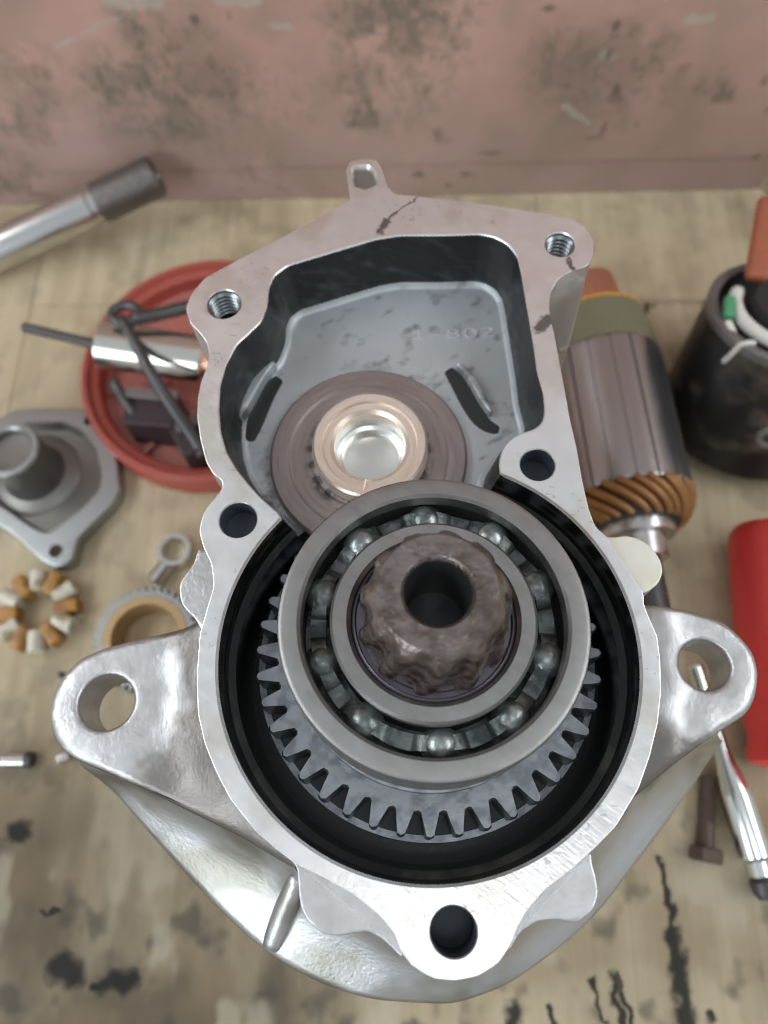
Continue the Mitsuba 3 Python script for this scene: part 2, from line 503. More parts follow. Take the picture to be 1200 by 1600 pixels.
# ------------------------------------------------------------------ the gear housing
house = thing('gear_housing', 'open cast aluminium gear housing with two eared mounting flange in the middle of the bench', 'gear housing')
OUT = [(547, 313), (540, 266), (547, 252), (567, 248), (588, 249), (597, 264), (606, 292), (617, 303), (650, 306), (720, 314), (780, 322), (855, 334), (894, 342), (915, 355), (928, 376), (927, 400), (917, 417),
       (894, 423), (872, 436), (861, 455), (858, 476), (860, 497), (866, 520), (870, 541), (876, 575), (883, 612), (890, 652), (900, 695), (910, 752), (920, 795), (930, 822), (948, 838), (960, 856), (976, 882), (993, 908),
       (1006, 926), (1006, 944), (1015, 966), (1027, 993), (1032, 1030), (1033, 1083), (1028, 1130), (1016, 1180), (998, 1232), (962, 1292), (930, 1325), (890, 1362), (850, 1392), (822, 1425), (806, 1455), (795, 1482), (779, 1506), (747, 1526), (712, 1533), (677, 1530),
       (645, 1511), (626, 1487), (616, 1458), (593, 1431), (551, 1397), (504, 1371), (464, 1352), (430, 1326), (400, 1300), (359, 1248), (336, 1203), (319, 1160), (309, 1115), (307, 1057), (312, 990), (325, 945), (334, 915), (330, 880),
       (318, 856), (311, 830), (316, 806), (325, 790), (337, 777), (348, 762), (347, 750), (334, 742), (322, 722), (313, 687), (308, 652), (309, 621), (314, 596), (322, 576), (327, 554), (323, 535), (312, 520), (297, 505),
       (290, 480), (300, 457), (320, 434), (370, 407), (437, 373), (503, 337)]
LEDGES = [[(870, 425), (905, 410), (920, 416), (912, 452), (900, 502), (888, 545), (872, 550), (860, 500), (850, 470)],                      # recess behind the right boss
          [(930, 835), (958, 839), (979, 836), (998, 840), (1019, 854), (1033, 874), (1037, 893), (1030, 911), (1012, 925), (985, 930)],        # cream coloured boss
          [(310, 855), (302, 880), (290, 896), (281, 908), (279, 922), (282, 942), (291, 954), (305, 967), (316, 988), (345, 985), (345, 870)],  # bright boss on the left
          [(440, 1330), (464, 1356), (466, 1393), (470, 1422), (485, 1446), (509, 1461), (530, 1463), (574, 1455), (597, 1467), (630, 1500), (640, 1430), (520, 1345)],
          [(925, 1330), (925, 1347), (932, 1370), (936, 1398), (927, 1424), (902, 1443), (870, 1437), (840, 1440), (812, 1458), (795, 1490), (760, 1450), (850, 1370)]]
CAV = [(587, 373), (560, 381), (503, 398), (450, 414), (428, 430), (419, 450), (417, 477), (407, 503), (387, 522), (369, 538), (352, 570), (343, 602), (341, 640), (344, 675), (353, 706), (369, 733), (387, 756), (407, 778), (432, 800), (460, 840),
       (520, 900), (640, 900), (760, 840), (790, 760), (783, 745), (780, 722), (785, 702), (797, 687), (815, 677), (835, 671), (847, 662), (852, 645), (850, 615), (840, 580), (834, 535), (822, 466), (816, 430), (810, 402), (795, 382), (774, 370), (750, 365), (690, 367), (625, 367)]
BORE_C, BORE_R = np.array([3.91, 28.33]), 39.72
ROOF = FLANGE - 16.0      # cavity floor
out = ring(pts(OUT, FLANGE), .6, .55)
solid = man(prism(out, 99, FLANGE, .2, 2))
for k, l in enumerate(LEDGES):
    z = FLANGE - (4.5 if k == 0 else 1.6)
    solid += man(prism(ring(pts(l, z), .6, .6), 99 if k else 112, z, .5, 2))
cav = ring(pts(CAV, FLANGE), .6, .7)
cut = stack([(inset(cav, 3.6), ROOF), (inset(cav, 2.7), ROOF + .35), (inset(cav, 2.1), ROOF + 1.3), (inset(cav, .15), FLANGE - .3), (inset(cav, 0), FLANGE - .12), (inset(cav, -.14), FLANGE + .02), (inset(cav, -.14), FLANGE + 3)])
b = circ(BORE_C, BORE_R, 160)
bore = stack([(inset(b, 1.6), 103), (inset(b, 1.6), 121.0), (inset(b, .2), 121.6), (inset(b, 0), FLANGE - .5), (inset(b, -.55), FLANGE + .05), (inset(b, -.55), FLANGE + 3)])
solid = solid - man(cut) - man(bore)
HOLES = [(372, 812, 29.0, 6), (840, 726, 27.0, 6), (709, 1456, 36.5, 11), (350, 475, 26.5, 9), (875, 382, 23.5, 9)]
holes = []
for px, py, r, d in HOLES:
    c = U(px, py, FLANGE)[:2]; r = r * (U(px + 1, py, FLANGE)[0] - U(px, py, FLANGE)[0])
    holes.append((c, r, d))
    h = circ(c, r, 48)
    solid -= man(stack([(h, FLANGE - d), (h, FLANGE - .3), (inset(h, -.22), FLANGE + .02), (inset(h, -.22), FLANGE + 2)]))
# shallow pocket in the tab
tabp = ring(pts([(548, 262), (552, 257), (578, 257), (586, 264), (592, 288), (572, 297), (552, 292)], FLANGE), .4, .6)
solid -= man(stack([(inset(tabp, .8), FLANGE - 1.1), (tabp, FLANGE + .05), (tabp, FLANGE + 2)]))
# bush seat in the cavity floor
seat = circ(BUSH, U(490, 726, 114)[0] * 0 + 11.0, 64)
solid -= man(stack([(circ(BUSH, 10.8, 64), ROOF - 8), (circ(BUSH, 10.8, 64), ROOF + .5)]))
tm = tri(solid)
c, nrm = tm.triangles_center, tm.face_normals
inside = (contains_xy(Polygon(cav).buffer(.25), c[:, 0], c[:, 1]) & (c[:, 2] > ROOF - 9)) | contains_xy(Polygon(b).buffer(.35), c[:, 0], c[:, 1])
inb = contains_xy(Polygon(b).buffer(.35), c[:, 0], c[:, 1])
hole = np.zeros(len(c), bool)
for hc, hr, d in holes:
    hole |= (np.hypot(c[:, 0] - hc[0], c[:, 1] - hc[1]) < hr + .1) & (c[:, 2] < FLANGE - .3) & (c[:, 2] > FLANGE - d - .2)
face = (nrm[:, 2] > .5) & (c[:, 2] > FLANGE - .4)
floor = inside & ~face & ~hole & ~inb & (nrm[:, 2] > .45) & (c[:, 2] < ROOF + 2)
bor = inb & ~face & ~hole & ~floor
wal = inside & ~face & ~hole & ~floor & ~bor
ledge = ~inside & ~face & ~hole & (nrm[:, 2] > .3) & (c[:, 2] > FLANGE - 5)
sel = lambda m: tm.submesh([np.nonzero(m)[0]], append=True, repair=False)
put('flange_face', sel(face), 'milled_aluminium', house, 25)
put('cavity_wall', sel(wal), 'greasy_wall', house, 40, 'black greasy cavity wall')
put('cavity_floor', sel(floor), 'greasy_floor', house, 40)
put('bore', sel(bor), 'oily_bore', house, 40, 'round oily black bore')
for hc, hr, d in holes:
    put('bolt_hole', sel(hole & (np.hypot(c[:, 0] - hc[0], c[:, 1] - hc[1]) < hr + .1)), 'hole_dark', house, 40)
plain('cream_casting', proc(lambda p, n, uv: mix((.60, .57, .44), (.70, .69, .64), fbm(p.x * 250, p.y * 250, 3.))), .5, .4)
where = np.argmin([[Polygon(pts(l, FLANGE)).distance(Point(q[:2])) for q in c[ledge]] for l in LEDGES], axis=0)
li = np.nonzero(ledge)[0]
for k in range(len(LEDGES)):
    if (where == k).any():
        mk = np.zeros(len(c), bool); mk[li[where == k]] = True
        put('boss', sel(mk), ('stained_casting', 'cream_casting', 'bright_casting', 'bright_casting', 'bright_casting')[k], house, 25)
put('body', sel(~(face | wal | floor | bor | hole | ledge)), 'cast_aluminium', house, 40)
# threads in the two upper holes
for hc, hr, d in holes[3:]:
    prof = []
    for k in range(6):
        z = FLANGE - .9 - k * 1.25
        prof += [(hr + .05, z), (hr - .75, z - .5), (hr - .75, z - .7), (hr + .05, z - 1.2)]
    put('thread_insert', lathe(prof, [hc[0], hc[1], 0], n=40), 'thread_steel', house, 20)
# thrust washer, bush and plug
wo, wi = (U(729, 726, ROOF)[0] - U(422, 726, ROOF)[0]) / 2, 11.6
bz = ROOF + 7.0
prof = [(11.2, ROOF - .5), (wo, ROOF - .5), (wo, ROOF + 1.5), (wo - .6, ROOF + 2.0), (wo - 4.2, ROOF + 2.3), (wo - 4.8, ROOF + 1.8), (13.4, ROOF + 1.7), (13.0, ROOF + 2.6), (11.2, ROOF + 2.9)]
put('thrust_washer', lathe(prof, [*BUSH, 0], n=120, closed=True), 'brown_washer', house, 30, 'brown thrust washer round the bush')
ro = (U(670, 697, bz)[0] - U(489, 697, bz)[0]) / 2
ri = (U(634, 702, bz)[0] - U(520, 702, bz)[0]) / 2
bc = U(577.5, 692, bz)[:2]
outer = lathe([(ri, ROOF - 6), (11.0, ROOF - 6), (11.0, ROOF + 2), (ro + .2, ROOF + 3), (ro, bz - .5), (ro - .5, bz), (ro - 2.2, bz - .1), (ro - 2.5, bz - .9), (ri + .9, bz - 1.0), (ri, bz - 1.8)], [*bc, 0], n=96, closed=True)
notch = box([bc[0] - .4, bc[1] - ri - 1, bz], [1.3, 5.0, 4], .2, rotz(-14))
put('copper_bush', tri(man(outer) - man(notch)), 'copper_bush', house, 30, 'copper coloured bush with a small notch')
put('plug', lathe([(0, bz - 9.5), (ri * .78, bz - 9.5), (ri * .84, bz - 8.8), (ri * .86, bz - 7.2), (ri * .98, bz - 6.8), (ri + .1, bz - 2.0)], [*bc, 0], n=72), 'plug_zinc', house, 30, 'bright plug at the bottom of the bush')


# curved ribs beside the washer, with dark bands painting the shaded grooves
def arc_band(px, ra, rb, z0, z1, bev):
    p = spline([np.r_[U(a, q, ROOF)[:2]] for a, q in px], 24)
    t = np.gradient(p, axis=0); n = np.stack([-t[:, 1], t[:, 0]], 1); n /= np.linalg.norm(n, axis=1, keepdims=True)
    w = np.sqrt(np.clip(np.sin(np.linspace(.06, .97, 24) * np.pi), 0, 1))[:, None] * .75 + .25
    return prism(ring(np.vstack([p + n * ra * w, (p + n * rb * w)[::-1]]), .4, .5), z0, z1, bev, 2)


put('rib', arc_band([(432, 575), (402, 608), (380, 650), (368, 668)], -1.4, 1.5, ROOF - .2, ROOF + 3.4, .9), 'greasy_floor', house, 40)
put('rib', arc_band([(712, 575), (738, 604), (758, 640), (766, 652)], -.8, 1.3, ROOF - .2, ROOF + 2.6, .8), 'greasy_floor', house, 40)
plain('recess_dark', (.022, .025, .025), .3, .2)  # near-black for recesses; the groove bands carry painted shade
put('groove_shade', arc_band([(700, 578), (720, 605), (740, 640), (757, 662), (780, 672)], -2.2, 2.0, ROOF - .2, ROOF + .35, .2), 'recess_dark', house, 40, 'black band painting the shaded groove beside the right rib')
put('groove_shade', arc_band([(438, 592), (418, 618), (402, 655), (390, 690)], -2.4, 2.0, ROOF - .2, ROOF + .35, .2), 'recess_dark', house, 40, 'black band painting the shaded groove beside the left rib')
# raised casting number
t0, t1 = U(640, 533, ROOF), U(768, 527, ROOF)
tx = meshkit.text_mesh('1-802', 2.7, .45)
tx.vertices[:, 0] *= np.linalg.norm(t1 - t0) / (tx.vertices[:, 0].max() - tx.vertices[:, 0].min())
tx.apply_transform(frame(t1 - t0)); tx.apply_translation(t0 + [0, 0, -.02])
plain('number_highlight', (.56, .58, .59), .40, .6)  # lighter than the floor: highlights on the raised digits put into the colour
put('casting_number', tx, 'number_highlight', house, False, 'raised casting number 1-802')

# mounting ears and their webs
EAR_Z = 115.0
EARL = [(300, 990), (255, 990), (217, 997), (167, 1009), (127, 1025), (100, 1049), (81, 1077), (73, 1110), (76, 1142), (89, 1166), (113, 1185), (167, 1207), (225, 1234), (236, 1200), (262, 1150), (277, 1090), (276, 1040), (265, 1008)]
EARR = [(1010, 946), (1041, 947), (1087, 954), (1129, 967), (1157, 990), (1180, 1018), (1189, 1050), (1186, 1086), (1172, 1114), (1143, 1132), (1115, 1151), (1082, 1173), (1062, 1165), (1048, 1110), (1045, 1050), (1030, 985)]
def casting(name, l, ctrl, hx, hy, hr, mat, label):
    """One cast lug with its web: an outline (px, py, z), a smooth surface through control points (px, py, z), a bolt hole and rounded edges."""
    from scipy.interpolate import RBFInterpolator
    from scipy.spatial import Delaunay, cKDTree
    o = ring(np.array([U(*q)[:2] for q in l]), .8, 1.2)
    hc = U(hx, hy, EAR_Z)[:2]; r = hr * (U(hx + 1, hy, EAR_Z)[0] - U(hx, hy, EAR_Z)[0])
    cp = np.array([U(*q) for q in ctrl])
    top = RBFInterpolator(cp[:, :2], cp[:, 2], kernel='thin_plate_spline', smoothing=.5)
    P = Polygon(o)
    x0, y0, x1, y1 = P.bounds
    g = np.stack(np.meshgrid(np.arange(x0, x1, .9), np.arange(y0, y1, .9)), -1).reshape(-1, 2)
    g += RNG.uniform(-.12, .12, g.shape)
    near = [inset(o, d) for d in (0, .35, .8, 1.4)]
    hn = [circ(hc, r + d, 72) for d in (0, .25, .6, 1.1)]
    g = g[contains_xy(P.buffer(-1.9), g[:, 0], g[:, 1]) & (np.hypot(*(g - hc).T) > r + 1.6)]
    pts2 = np.vstack(near + hn + [g])
    f = Delaunay(pts2).simplices
    cc = pts2[f].mean(1)
    f = f[contains_xy(P, cc[:, 0], cc[:, 1]) & (np.hypot(*(cc - hc).T) > r * .999)]
    w = pts2[f]; ar = (w[:, 1, 0] - w[:, 0, 0]) * (w[:, 2, 1] - w[:, 0, 1]) - (w[:, 1, 1] - w[:, 0, 1]) * (w[:, 2, 0] - w[:, 0, 0])
    f[ar < 0] = f[ar < 0][:, ::-1]; f = f[np.abs(ar) > 1e-6]
    d = cKDTree(ring(o, .2, 0)).query(pts2)[0]
    z = top(pts2)
    z -= 1.7 * (1 - np.sqrt(np.clip(1 - (1 - np.clip(d / 1.9, 0, 1)) ** 2, 0, 1)))
    dh = np.hypot(*(pts2 - hc).T) - r
    z -= .9 * (1 - np.sqrt(np.clip(1 - (1 - np.clip(dh / 1.1, 0, 1)) ** 2, 0, 1)))
    z += (meshkit.fbm(np.c_[pts2 * .22, z * .2], 3, 5) - .5) * .5
    V = [np.c_[pts2, z]]; Fs = [f]; n0 = len(pts2)
    for start, n, zb, flip in ((0, len(o), 103.5, False), (4 * len(o), 72, 103.5, True)):
        i = np.arange(n); j = (i + 1) % n
        V.append(np.c_[pts2[start:start + n], np.full(n, zb)])
        t = np.vstack([np.stack([n0 + i, n0 + j, start + j], 1), np.stack([n0 + i, start + j, start + i], 1)])
        Fs.append(t[:, ::-1] if flip else t); n0 += n
    put(name, trimesh.Trimesh(np.vstack(V), np.vstack(Fs), process=False), mat, house, 50, label)


def ear_col(p, n, uv):
    x, y, z = mm(p)
    dl = dr.sqrt(dr.square(x - EL[0]) + dr.square(y - EL[1])); d2 = dr.sqrt(dr.square(x - ER[0]) + dr.square(y - ER[1]))
    k = smoothstep(13.0, 19., dr.minimum(dl, d2) + (fbm(x * .3, y * .3, 3., 3) - .5) * 7)
    c = mix((.42, .41, .40), (.62, .63, .64), fbm(x * .35, y * .35, z * .3, 3))
    return mix(c, mix((.125, .108, .092), (.235, .215, .20), fbm(x * .11 + 4, y * .11, z * .1, 3)), k * .85)


EL, ER = U(166, 1097, EAR_Z)[:2], U(1102, 1038, EAR_Z)[:2]
bumped('ear_casting', proc(ear_col), .43, .88, 6.5e-5, pitted)
casting('mounting_ear', [(330, 960, 119)] + [(290, 980, 116.5), (255, 989, 115), (217, 997, 115), (167, 1009, 115), (127, 1025, 115), (100, 1049, 115), (81, 1077, 115), (73, 1110, 115), (76, 1142, 115), (89, 1166, 115), (113, 1185, 115), (167, 1207, 115), (225, 1235, 114.5),
         (310, 1276, 113.8), (380, 1311, 113.8), (462, 1360, 114), (490, 1370, 114), (440, 1280, 116), (380, 1200, 118), (360, 1100, 119), (360, 1010, 119)],
        [(100, 1049, 115), (81, 1110, 115), (113, 1180, 115), (167, 1200, 115), (167, 1015, 115), (230, 1000, 115), (235, 1060, 115), (235, 1120, 115), (205, 1190, 114.9), (262, 1015, 115), (270, 1080, 115), (250, 1170, 114.6), (290, 990, 117.0), (296, 1060, 117.2), (298, 1130, 117), (300, 1200, 115.2), (340, 1000, 120), (345, 1080, 120), (350, 1160, 120), (380, 1240, 118.5), (420, 1300, 116.8), (310, 1270, 113.9), (380, 1305, 114), (462, 1355, 114), (490, 1370, 114)],
        166, 1097, 42.5, 'ear_casting', 'left mounting ear with a round bolt hole and a stained web')
casting('mounting_ear', [(985, 950, 119), (1010, 946, 117), (1041, 947, 115), (1087, 954, 115), (1129, 967, 115), (1157, 990, 115), (1180, 1018, 115), (1189, 1050, 115), (1186, 1086, 115), (1172, 1114, 115), (1143, 1132, 115), (1115, 1151, 114.7), (1082, 1174, 114), (1040, 1206, 113.8), (1000, 1240, 114), (960, 1270, 115), (960, 1200, 118), (990, 1100, 119), (985, 1020, 119)],
        [(1087, 960, 115), (1157, 1000, 115), (1185, 1050, 115), (1160, 1110, 115), (1110, 1140, 115), (1060, 970, 115.2), (1055, 1040, 115.4), (1060, 1110, 115.2), (1035, 960, 116.6), (1034, 1040, 117), (1036, 1110, 116.6), (1050, 1165, 114.6), (1012, 960, 119.5), (1018, 1050, 120), (1015, 1150, 119), (1000, 1232, 114.6), (975, 1240, 116), (985, 1100, 120), (1082, 1168, 114.2)],
        1102, 1038, 39.5, 'ear_casting', 'right mounting ear with a round bolt hole')

# the wide bell below, lofted from under the flange to its rim and down to the nose
A = [(218, 1190, 103), (118, 1186, 112.5), (226, 1232, 113.2), (312, 1271, 113.3), (382, 1306, 113.4), (443, 1335, 113.4), (482, 1385, 112.5), (550, 1430, 110), (630, 1480, 109), (709, 1500, 109), (785, 1480, 109), (840, 1425, 110), (890, 1390, 111), (918, 1330, 112), (984, 1236, 113), (1036, 1201, 113.2), (1082, 1168, 112.9), (1126, 1141, 111.5), (1085, 1148, 103), (1028, 1135, 103), (1000, 1015, 106), (671, 960, 106), (320, 1020, 106)]
B = [(216, 1194, 101), (122, 1194, 104), (180, 1243, 97), (238, 1312, 96), (290, 1370, 96), (360, 1442, 96), (430, 1500, 96), (520, 1546, 96), (600, 1566, 96), (690, 1571, 96), (770, 1551, 96), (850, 1503, 96), (935, 1428, 96), (985, 1366, 96), (1025, 1314, 96), (1062, 1262, 96), (1098, 1208, 97), (1130, 1158, 103), (1083, 1152, 101), (1025, 1140, 100), (1000, 1010, 96), (671, 940, 96), (330, 1010, 96)]
VA, VB = np.array([U(*a) for a in A]), np.array([U(*q) for q in B])


def dense(v, n=180):
    from scipy.interpolate import PchipInterpolator
    q = np.vstack([v[-2:], v, v[:3]])
    return PchipInterpolator(np.arange(-2, len(v) + 3), q)(np.linspace(0, len(v), n, endpoint=False))


VA, VB = dense(VA), dense(VB)
rows = []
for s, zf in ((0, 0), (.05, .14), (.14, .34), (.28, .54), (.48, .72), (.72, .87), (.90, .96), (.975, 1.03), (1.0, 1.12)):
    v = VA * (1 - s) + VB * s; v[:, 2] = VA[:, 2] + (VB[:, 2] - VA[:, 2]) * zf
    rows.append(v)
cn = U(671, 1180, 90); th = np.arctan2(VB[:, 1] - cn[1], VB[:, 0] - cn[0])
for R, z in ((None, 91), (34, 70), (26, 55), (24, 8), (22.5, 0.0)):
    v = VB.copy() if R is None else np.stack([cn[0] + R * np.cos(th), cn[1] + 6 + R * np.sin(th), 0 * th], 1)
    v[:, 2] = z; rows.append(v)
n = len(VA); i = np.arange(n); j = (i + 1) % n
fs = []
for k in range(len(rows) - 1):
    fs += [np.stack([k * n + i, (k + 1) * n + i, (k + 1) * n + j], 1), np.stack([k * n + i, (k + 1) * n + j, k * n + j], 1)]
bell = trimesh.Trimesh(np.vstack(rows), np.vstack(fs), process=False)
put('bell', bell, 'bell_casting', house, 45, 'wide smooth bell below the flange')
put('bell_rib', tube(spline([U(466, 1368, 108), U(446, 1420, 103), U(424, 1478, 98.5)], 12), [1.6, 1.8, 2, 2.1, 2.2, 2.3, 2.3, 2.3, 2.3, 2.2, 2.1, 1.8], 14), 'bell_casting', house, True)

# ------------------------------------------------------------------ gear with its ball bearing, leaning a little in the bore
drive = thing('bearing_gear', 'toothed steel gear with ball bearing and hollow shaft stub in the round bore', 'gear')
G0 = np.array([4.41, 30.65, 119.0])   # middle of the gear's upper face
AXG = np.array([.015, .044, 1.0]); AXG /= np.linalg.norm(AXG)
LEN = 39.2
GX = np.cross([0, 1.0, 0], AXG); GX /= np.linalg.norm(GX); GY = np.cross(AXG, GX)
GM = np.eye(4); GM[:3, 0], GM[:3, 1], GM[:3, 2], GM[:3, 3] = GX, GY, AXG, G0


def gput(name, mesh, mat, parent=drive, smooth=30, label=None):
    mesh = mesh.copy(); mesh.apply_transform(GM)
    return put(name, mesh, mat, parent, smooth, label)


plain('gear_dark', (.045, .05, .055), .4, .5)
NT, RT, RR = 40, 35.3, 30.9
prof = []
for k in range(NT):
    a = 2 * np.pi * k / NT; s = 2 * np.pi / NT
    for da, r in ((-.46, RR - .3), (-.34, RR), (-.23, RT - 2.2), (-.13, RT - .35), (0, RT), (.13, RT - .35), (.23, RT - 2.2), (.36, RR)):
        r += RNG.normal(0, .06)
        prof.append([r * np.cos(a + da * s), r * np.sin(a + da * s)])
prof = np.array(prof)
gear = stack([(prof, -9.0), (prof, -.5), (prof * (1 - .4 / RT), 0)])
gput('gear', gear, 'gear_steel', smooth=25)
gput('gear_back_plate', lathe([(10, -10.6), (RT + .2, -10.6), (RT + .5, -10.2), (RT - .5, -9.15), (10, -9.15)], [0, 0, 0], n=120, closed=True), 'gear_dark')
gput('gear_rim', lathe([(RT - .9, -9.4), (RT + .5, -9.6), (RT + .45, -8.7), (RT - .9, -8.6)], [0, 0, 0], n=140, closed=True), 'gear_steel')
gput('hub', lathe([(10, -.2), (27.4, -.2), (27.2, 1.2), (25.6, 1.6), (25.4, 11.6), (10, 11.6)], [0, 0, 0], n=96, closed=True), 'gear_steel')
BZ0, BZ1 = 11.3, 24.3
ROUT = 27.5
bear = gput('bearing_outer_ring', lathe([(23.2, BZ0), (ROUT - .8, BZ0), (ROUT, BZ0 + .9), (ROUT, BZ1 - 1.0), (ROUT - .35, BZ1 - .3), (ROUT - 1.0, BZ1), (24.0, BZ1), (23.4, BZ1 - .5), (23.2, BZ1 - 3.2), (24.1, BZ1 - 5), (24.4, BZ1 - 7), (24.1, BZ1 - 9), (23.2, BZ1 - 11)], [0, 0, 0], n=160, closed=True), 'bearing_steel')
gput('bearing_inner_ring', lathe([(14.6, BZ0), (18.2, BZ0), (18.2, BZ1 - 11), (17.4, BZ1 - 9), (17.1, BZ1 - 7), (17.4, BZ1 - 5), (18.2, BZ1 - 3.2), (18.2, BZ1 - .6), (17.7, BZ1), (15.3, BZ1), (14.6, BZ1 - .7)], [0, 0, 0], n=140, closed=True), 'bearing_steel')
for k, deg in enumerate((164, 199, 235, 273, 310, 344, 22, 57, 93, 130)):
    a = math.radians(deg)
    s = trimesh.creation.icosphere(3, 3.5); s.apply_translation([20.72 * math.cos(a), 20.72 * math.sin(a), BZ1 - 6.4])
    gput('bearing_ball', s, 'ball_steel', smooth=True)
# pressed cage: a ribbon that swells round every ball
th = np.radians(np.arange(0, 360, 1.5)); cz = []
balls = np.radians([164, 199, 235, 273, 310, 344, 22, 57, 93, 130])
dmin = np.min(np.abs((th[:, None] - balls[None] + np.pi) % (2 * np.pi) - np.pi), axis=1)
rise = np.clip(1 - (dmin / math.radians(13)) ** 2, 0, 1) ** .5
strip = []
for r, dz in ((19.2, -.9), (19.25, 0), (22.1, 0), (22.2, -.9)):
    w = 20.7 + (r - 20.7) * np.where(rise > 0, 1 - .12 * rise, 1)
    strip.append(np.stack([w * np.cos(th), w * np.sin(th), BZ1 - 5.6 + rise * 2.0 + (meshkit.fbm(np.stack([np.cos(th) * 9, np.sin(th) * 9, 0 * th + r], 1), 3, 2) - .5) * .8 + dz], 1))
v = np.vstack(strip); N = len(th); i = np.arange(N); j = (i + 1) % N
fs = []
for k in range(4):
    s, t = k * N, (k + 1) % 4 * N
    fs += [np.stack([s + i, s + j, t + j], 1), np.stack([s + i, t + j, t + i], 1)]
cage = trimesh.Trimesh(v, np.vstack(fs), process=False); cage.fix_normals()
gput('bearing_cage', cage, 'cage_steel', smooth=40)
gput('bearing_seal', lathe([(17.2, BZ1 - 10.5), (24.2, BZ1 - 10.5)], [0, 0, 0], n=96), 'cage_steel')
# shaft stub: grooved collar, worn pinion teeth, drilled end
gput('collar', lathe([(5, BZ1 - 4), (14.5, BZ1 - 4), (14.5, BZ1 - 1.2), (13.9, BZ1 - .8), (13.6, BZ1 - 1.6), (12.7, BZ1 - 1.6), (12.5, BZ1 - .9), (5, BZ1 - .9)], [0, 0, 0], n=96, closed=True), 'shaft_groove')
L2 = []
NP = 11
a = np.arange(0, 2 * np.pi, 2 * np.pi / 240)
for z, ro_, dep, tw in ((BZ1 - 1.5, 13.3, 1.2, 0), (BZ1 + 1.2, 13.3, 1.4, .03), (BZ1 + 4, 13.0, 1.5, .07), (BZ1 + 6.5, 12.8, 1.5, .12), (BZ1 + 9.5, 12.4, 1.2, .18), (LEN - 3.2, 11.7, .8, .22), (LEN - 1.6, 11.0, .45, .25), (LEN - .5, 10.2, .15, .26), (LEN, 9.6, .0, .27)):
    w = np.cos(NP * (a - tw)); sh = np.sign(w) * np.abs(w) ** .42
    wear = meshkit.fbm(np.stack([np.cos(a) * 3.4 + 5, np.sin(a) * 3.4 + 5, 0 * a + z * .4], 1), 5, 4) - .5
    r = ro_ - dep / 2 + dep / 2 * sh + wear * (1.9 if z < LEN - 1 else .3)
    L2.append((np.stack([r * np.cos(a), r * np.sin(a)], 1), z))
stub = man(stack(L2))
hc = circ((0, 0), 5.3, 64)
stub -= man(stack([(circ((0, 0), 5.0, 64), LEN - 16), (hc, LEN - 1.2), (inset(hc, -.25), LEN - .4), (inset(hc, -.75), LEN + .02), (inset(hc, -.75), LEN + 2)]))
st = tri(stub)
cc = st.triangles_center
deep = (np.hypot(cc[:, 0], cc[:, 1]) < 5.7) & (cc[:, 2] < LEN - .9)
gput('shaft_stub', st.submesh([np.nonzero(~deep)[0]], append=True, repair=False), 'worn_shaft', smooth=35, label='worn brownish shaft stub with rounded teeth')
gput('shaft_hole', st.submesh([np.nonzero(deep)[0]], append=True, repair=False), 'recess_dark', smooth=35)  # drilled hole is coloured near-black throughout

# ------------------------------------------------------------------ armature on the right
arm = thing('motor_armature', 'motor armature with copper commutator, grey laminated core and amber windings, right of the housing', 'armature')
R = 21.4
a0, a1 = U(943, 570, R), U(984, 780, R)
AD = (a1 - a0) / np.linalg.norm(a1 - a0); AL = np.linalg.norm(a1 - a0)
AM = frame(AD); AM = AM @ trimesh.transformations.rotation_matrix(math.radians(90), [0, 1, 0]); AM[:3, 3] = a0      # local z along the axis


def aput(name, mesh, mat, smooth=30, label=None):
    mesh = mesh.copy(); mesh.apply_transform(AM)
    return put(name, mesh, mat, arm, smooth, label)


bumped('lamination_steel', (.42, .42, .425), .25, .95, 2e-5, lambda p, n, uv: noise(p.x * 300, p.y * 3000, p.z * 300))
plain('copper', (.72, .38, .26), .34, .9)
plain('olive_tape', (.17, .16, .10), .55, 0)
plain('amber_winding', (.29, .135, .045), .36, .35)
plain('yellow_band', (.62, .30, .05), .5)
plain('dark_steel', (.075, .07, .07), .42, .6)
plain('shaft_bright', (.58, .56, .55), .28, 1.0)
plain('matt_black', (.025, .024, .026), .6)  # plain near-black for the winding core and inner pole
ns = 18; prof = []
for k in range(ns):
    c0 = 2 * np.pi * k / ns
    for da in np.linspace(-.5, .38, 10):
        prof.append([R * np.cos(c0 + da * 2 * np.pi / ns), R * np.sin(c0 + da * 2 * np.pi / ns)])
    for da, r in ((.40, R - .9), (.48, R - .9)):
        prof.append([r * np.cos(c0 + da * 2 * np.pi / ns), r * np.sin(c0 + da * 2 * np.pi / ns)])
aput('laminated_core', stack([(np.array(prof) * .985, 0), (np.array(prof), .6), (np.array(prof), AL - .6), (np.array(prof) * .985, AL)]), 'lamination_steel', 25)
aput('tape_band', lathe([(0, -19), (17.0, -19), (18.2, -18.2), (19.8, -9), (20.6, -.5), (0, -.2)], [0, 0, 0], n=80), 'olive_tape', label='olive green tape band')
aput('yellow_ring', lathe([(0, -20.6), (15.6, -20.6), (17.4, -20.2), (18.0, -19.4), (18.0, -18.6), (0, -18.6)], [0, 0, 0], n=64), 'yellow_band')
ncm = 26; prof = []
for k in range(ncm):
    for da, r in ((-.46, 12.6), (0, 12.7), (.40, 12.6), (.44, 12.1), (.50, 12.1)):
        an = 2 * np.pi * (k + da) / ncm
        prof.append([r * np.cos(an), r * np.sin(an)])
prof = np.array(prof)
aput('commutator', stack([(prof * .74, -38), (prof * .80, -37.4), (prof, -20.2)]), 'copper', 25, 'bright copper commutator')
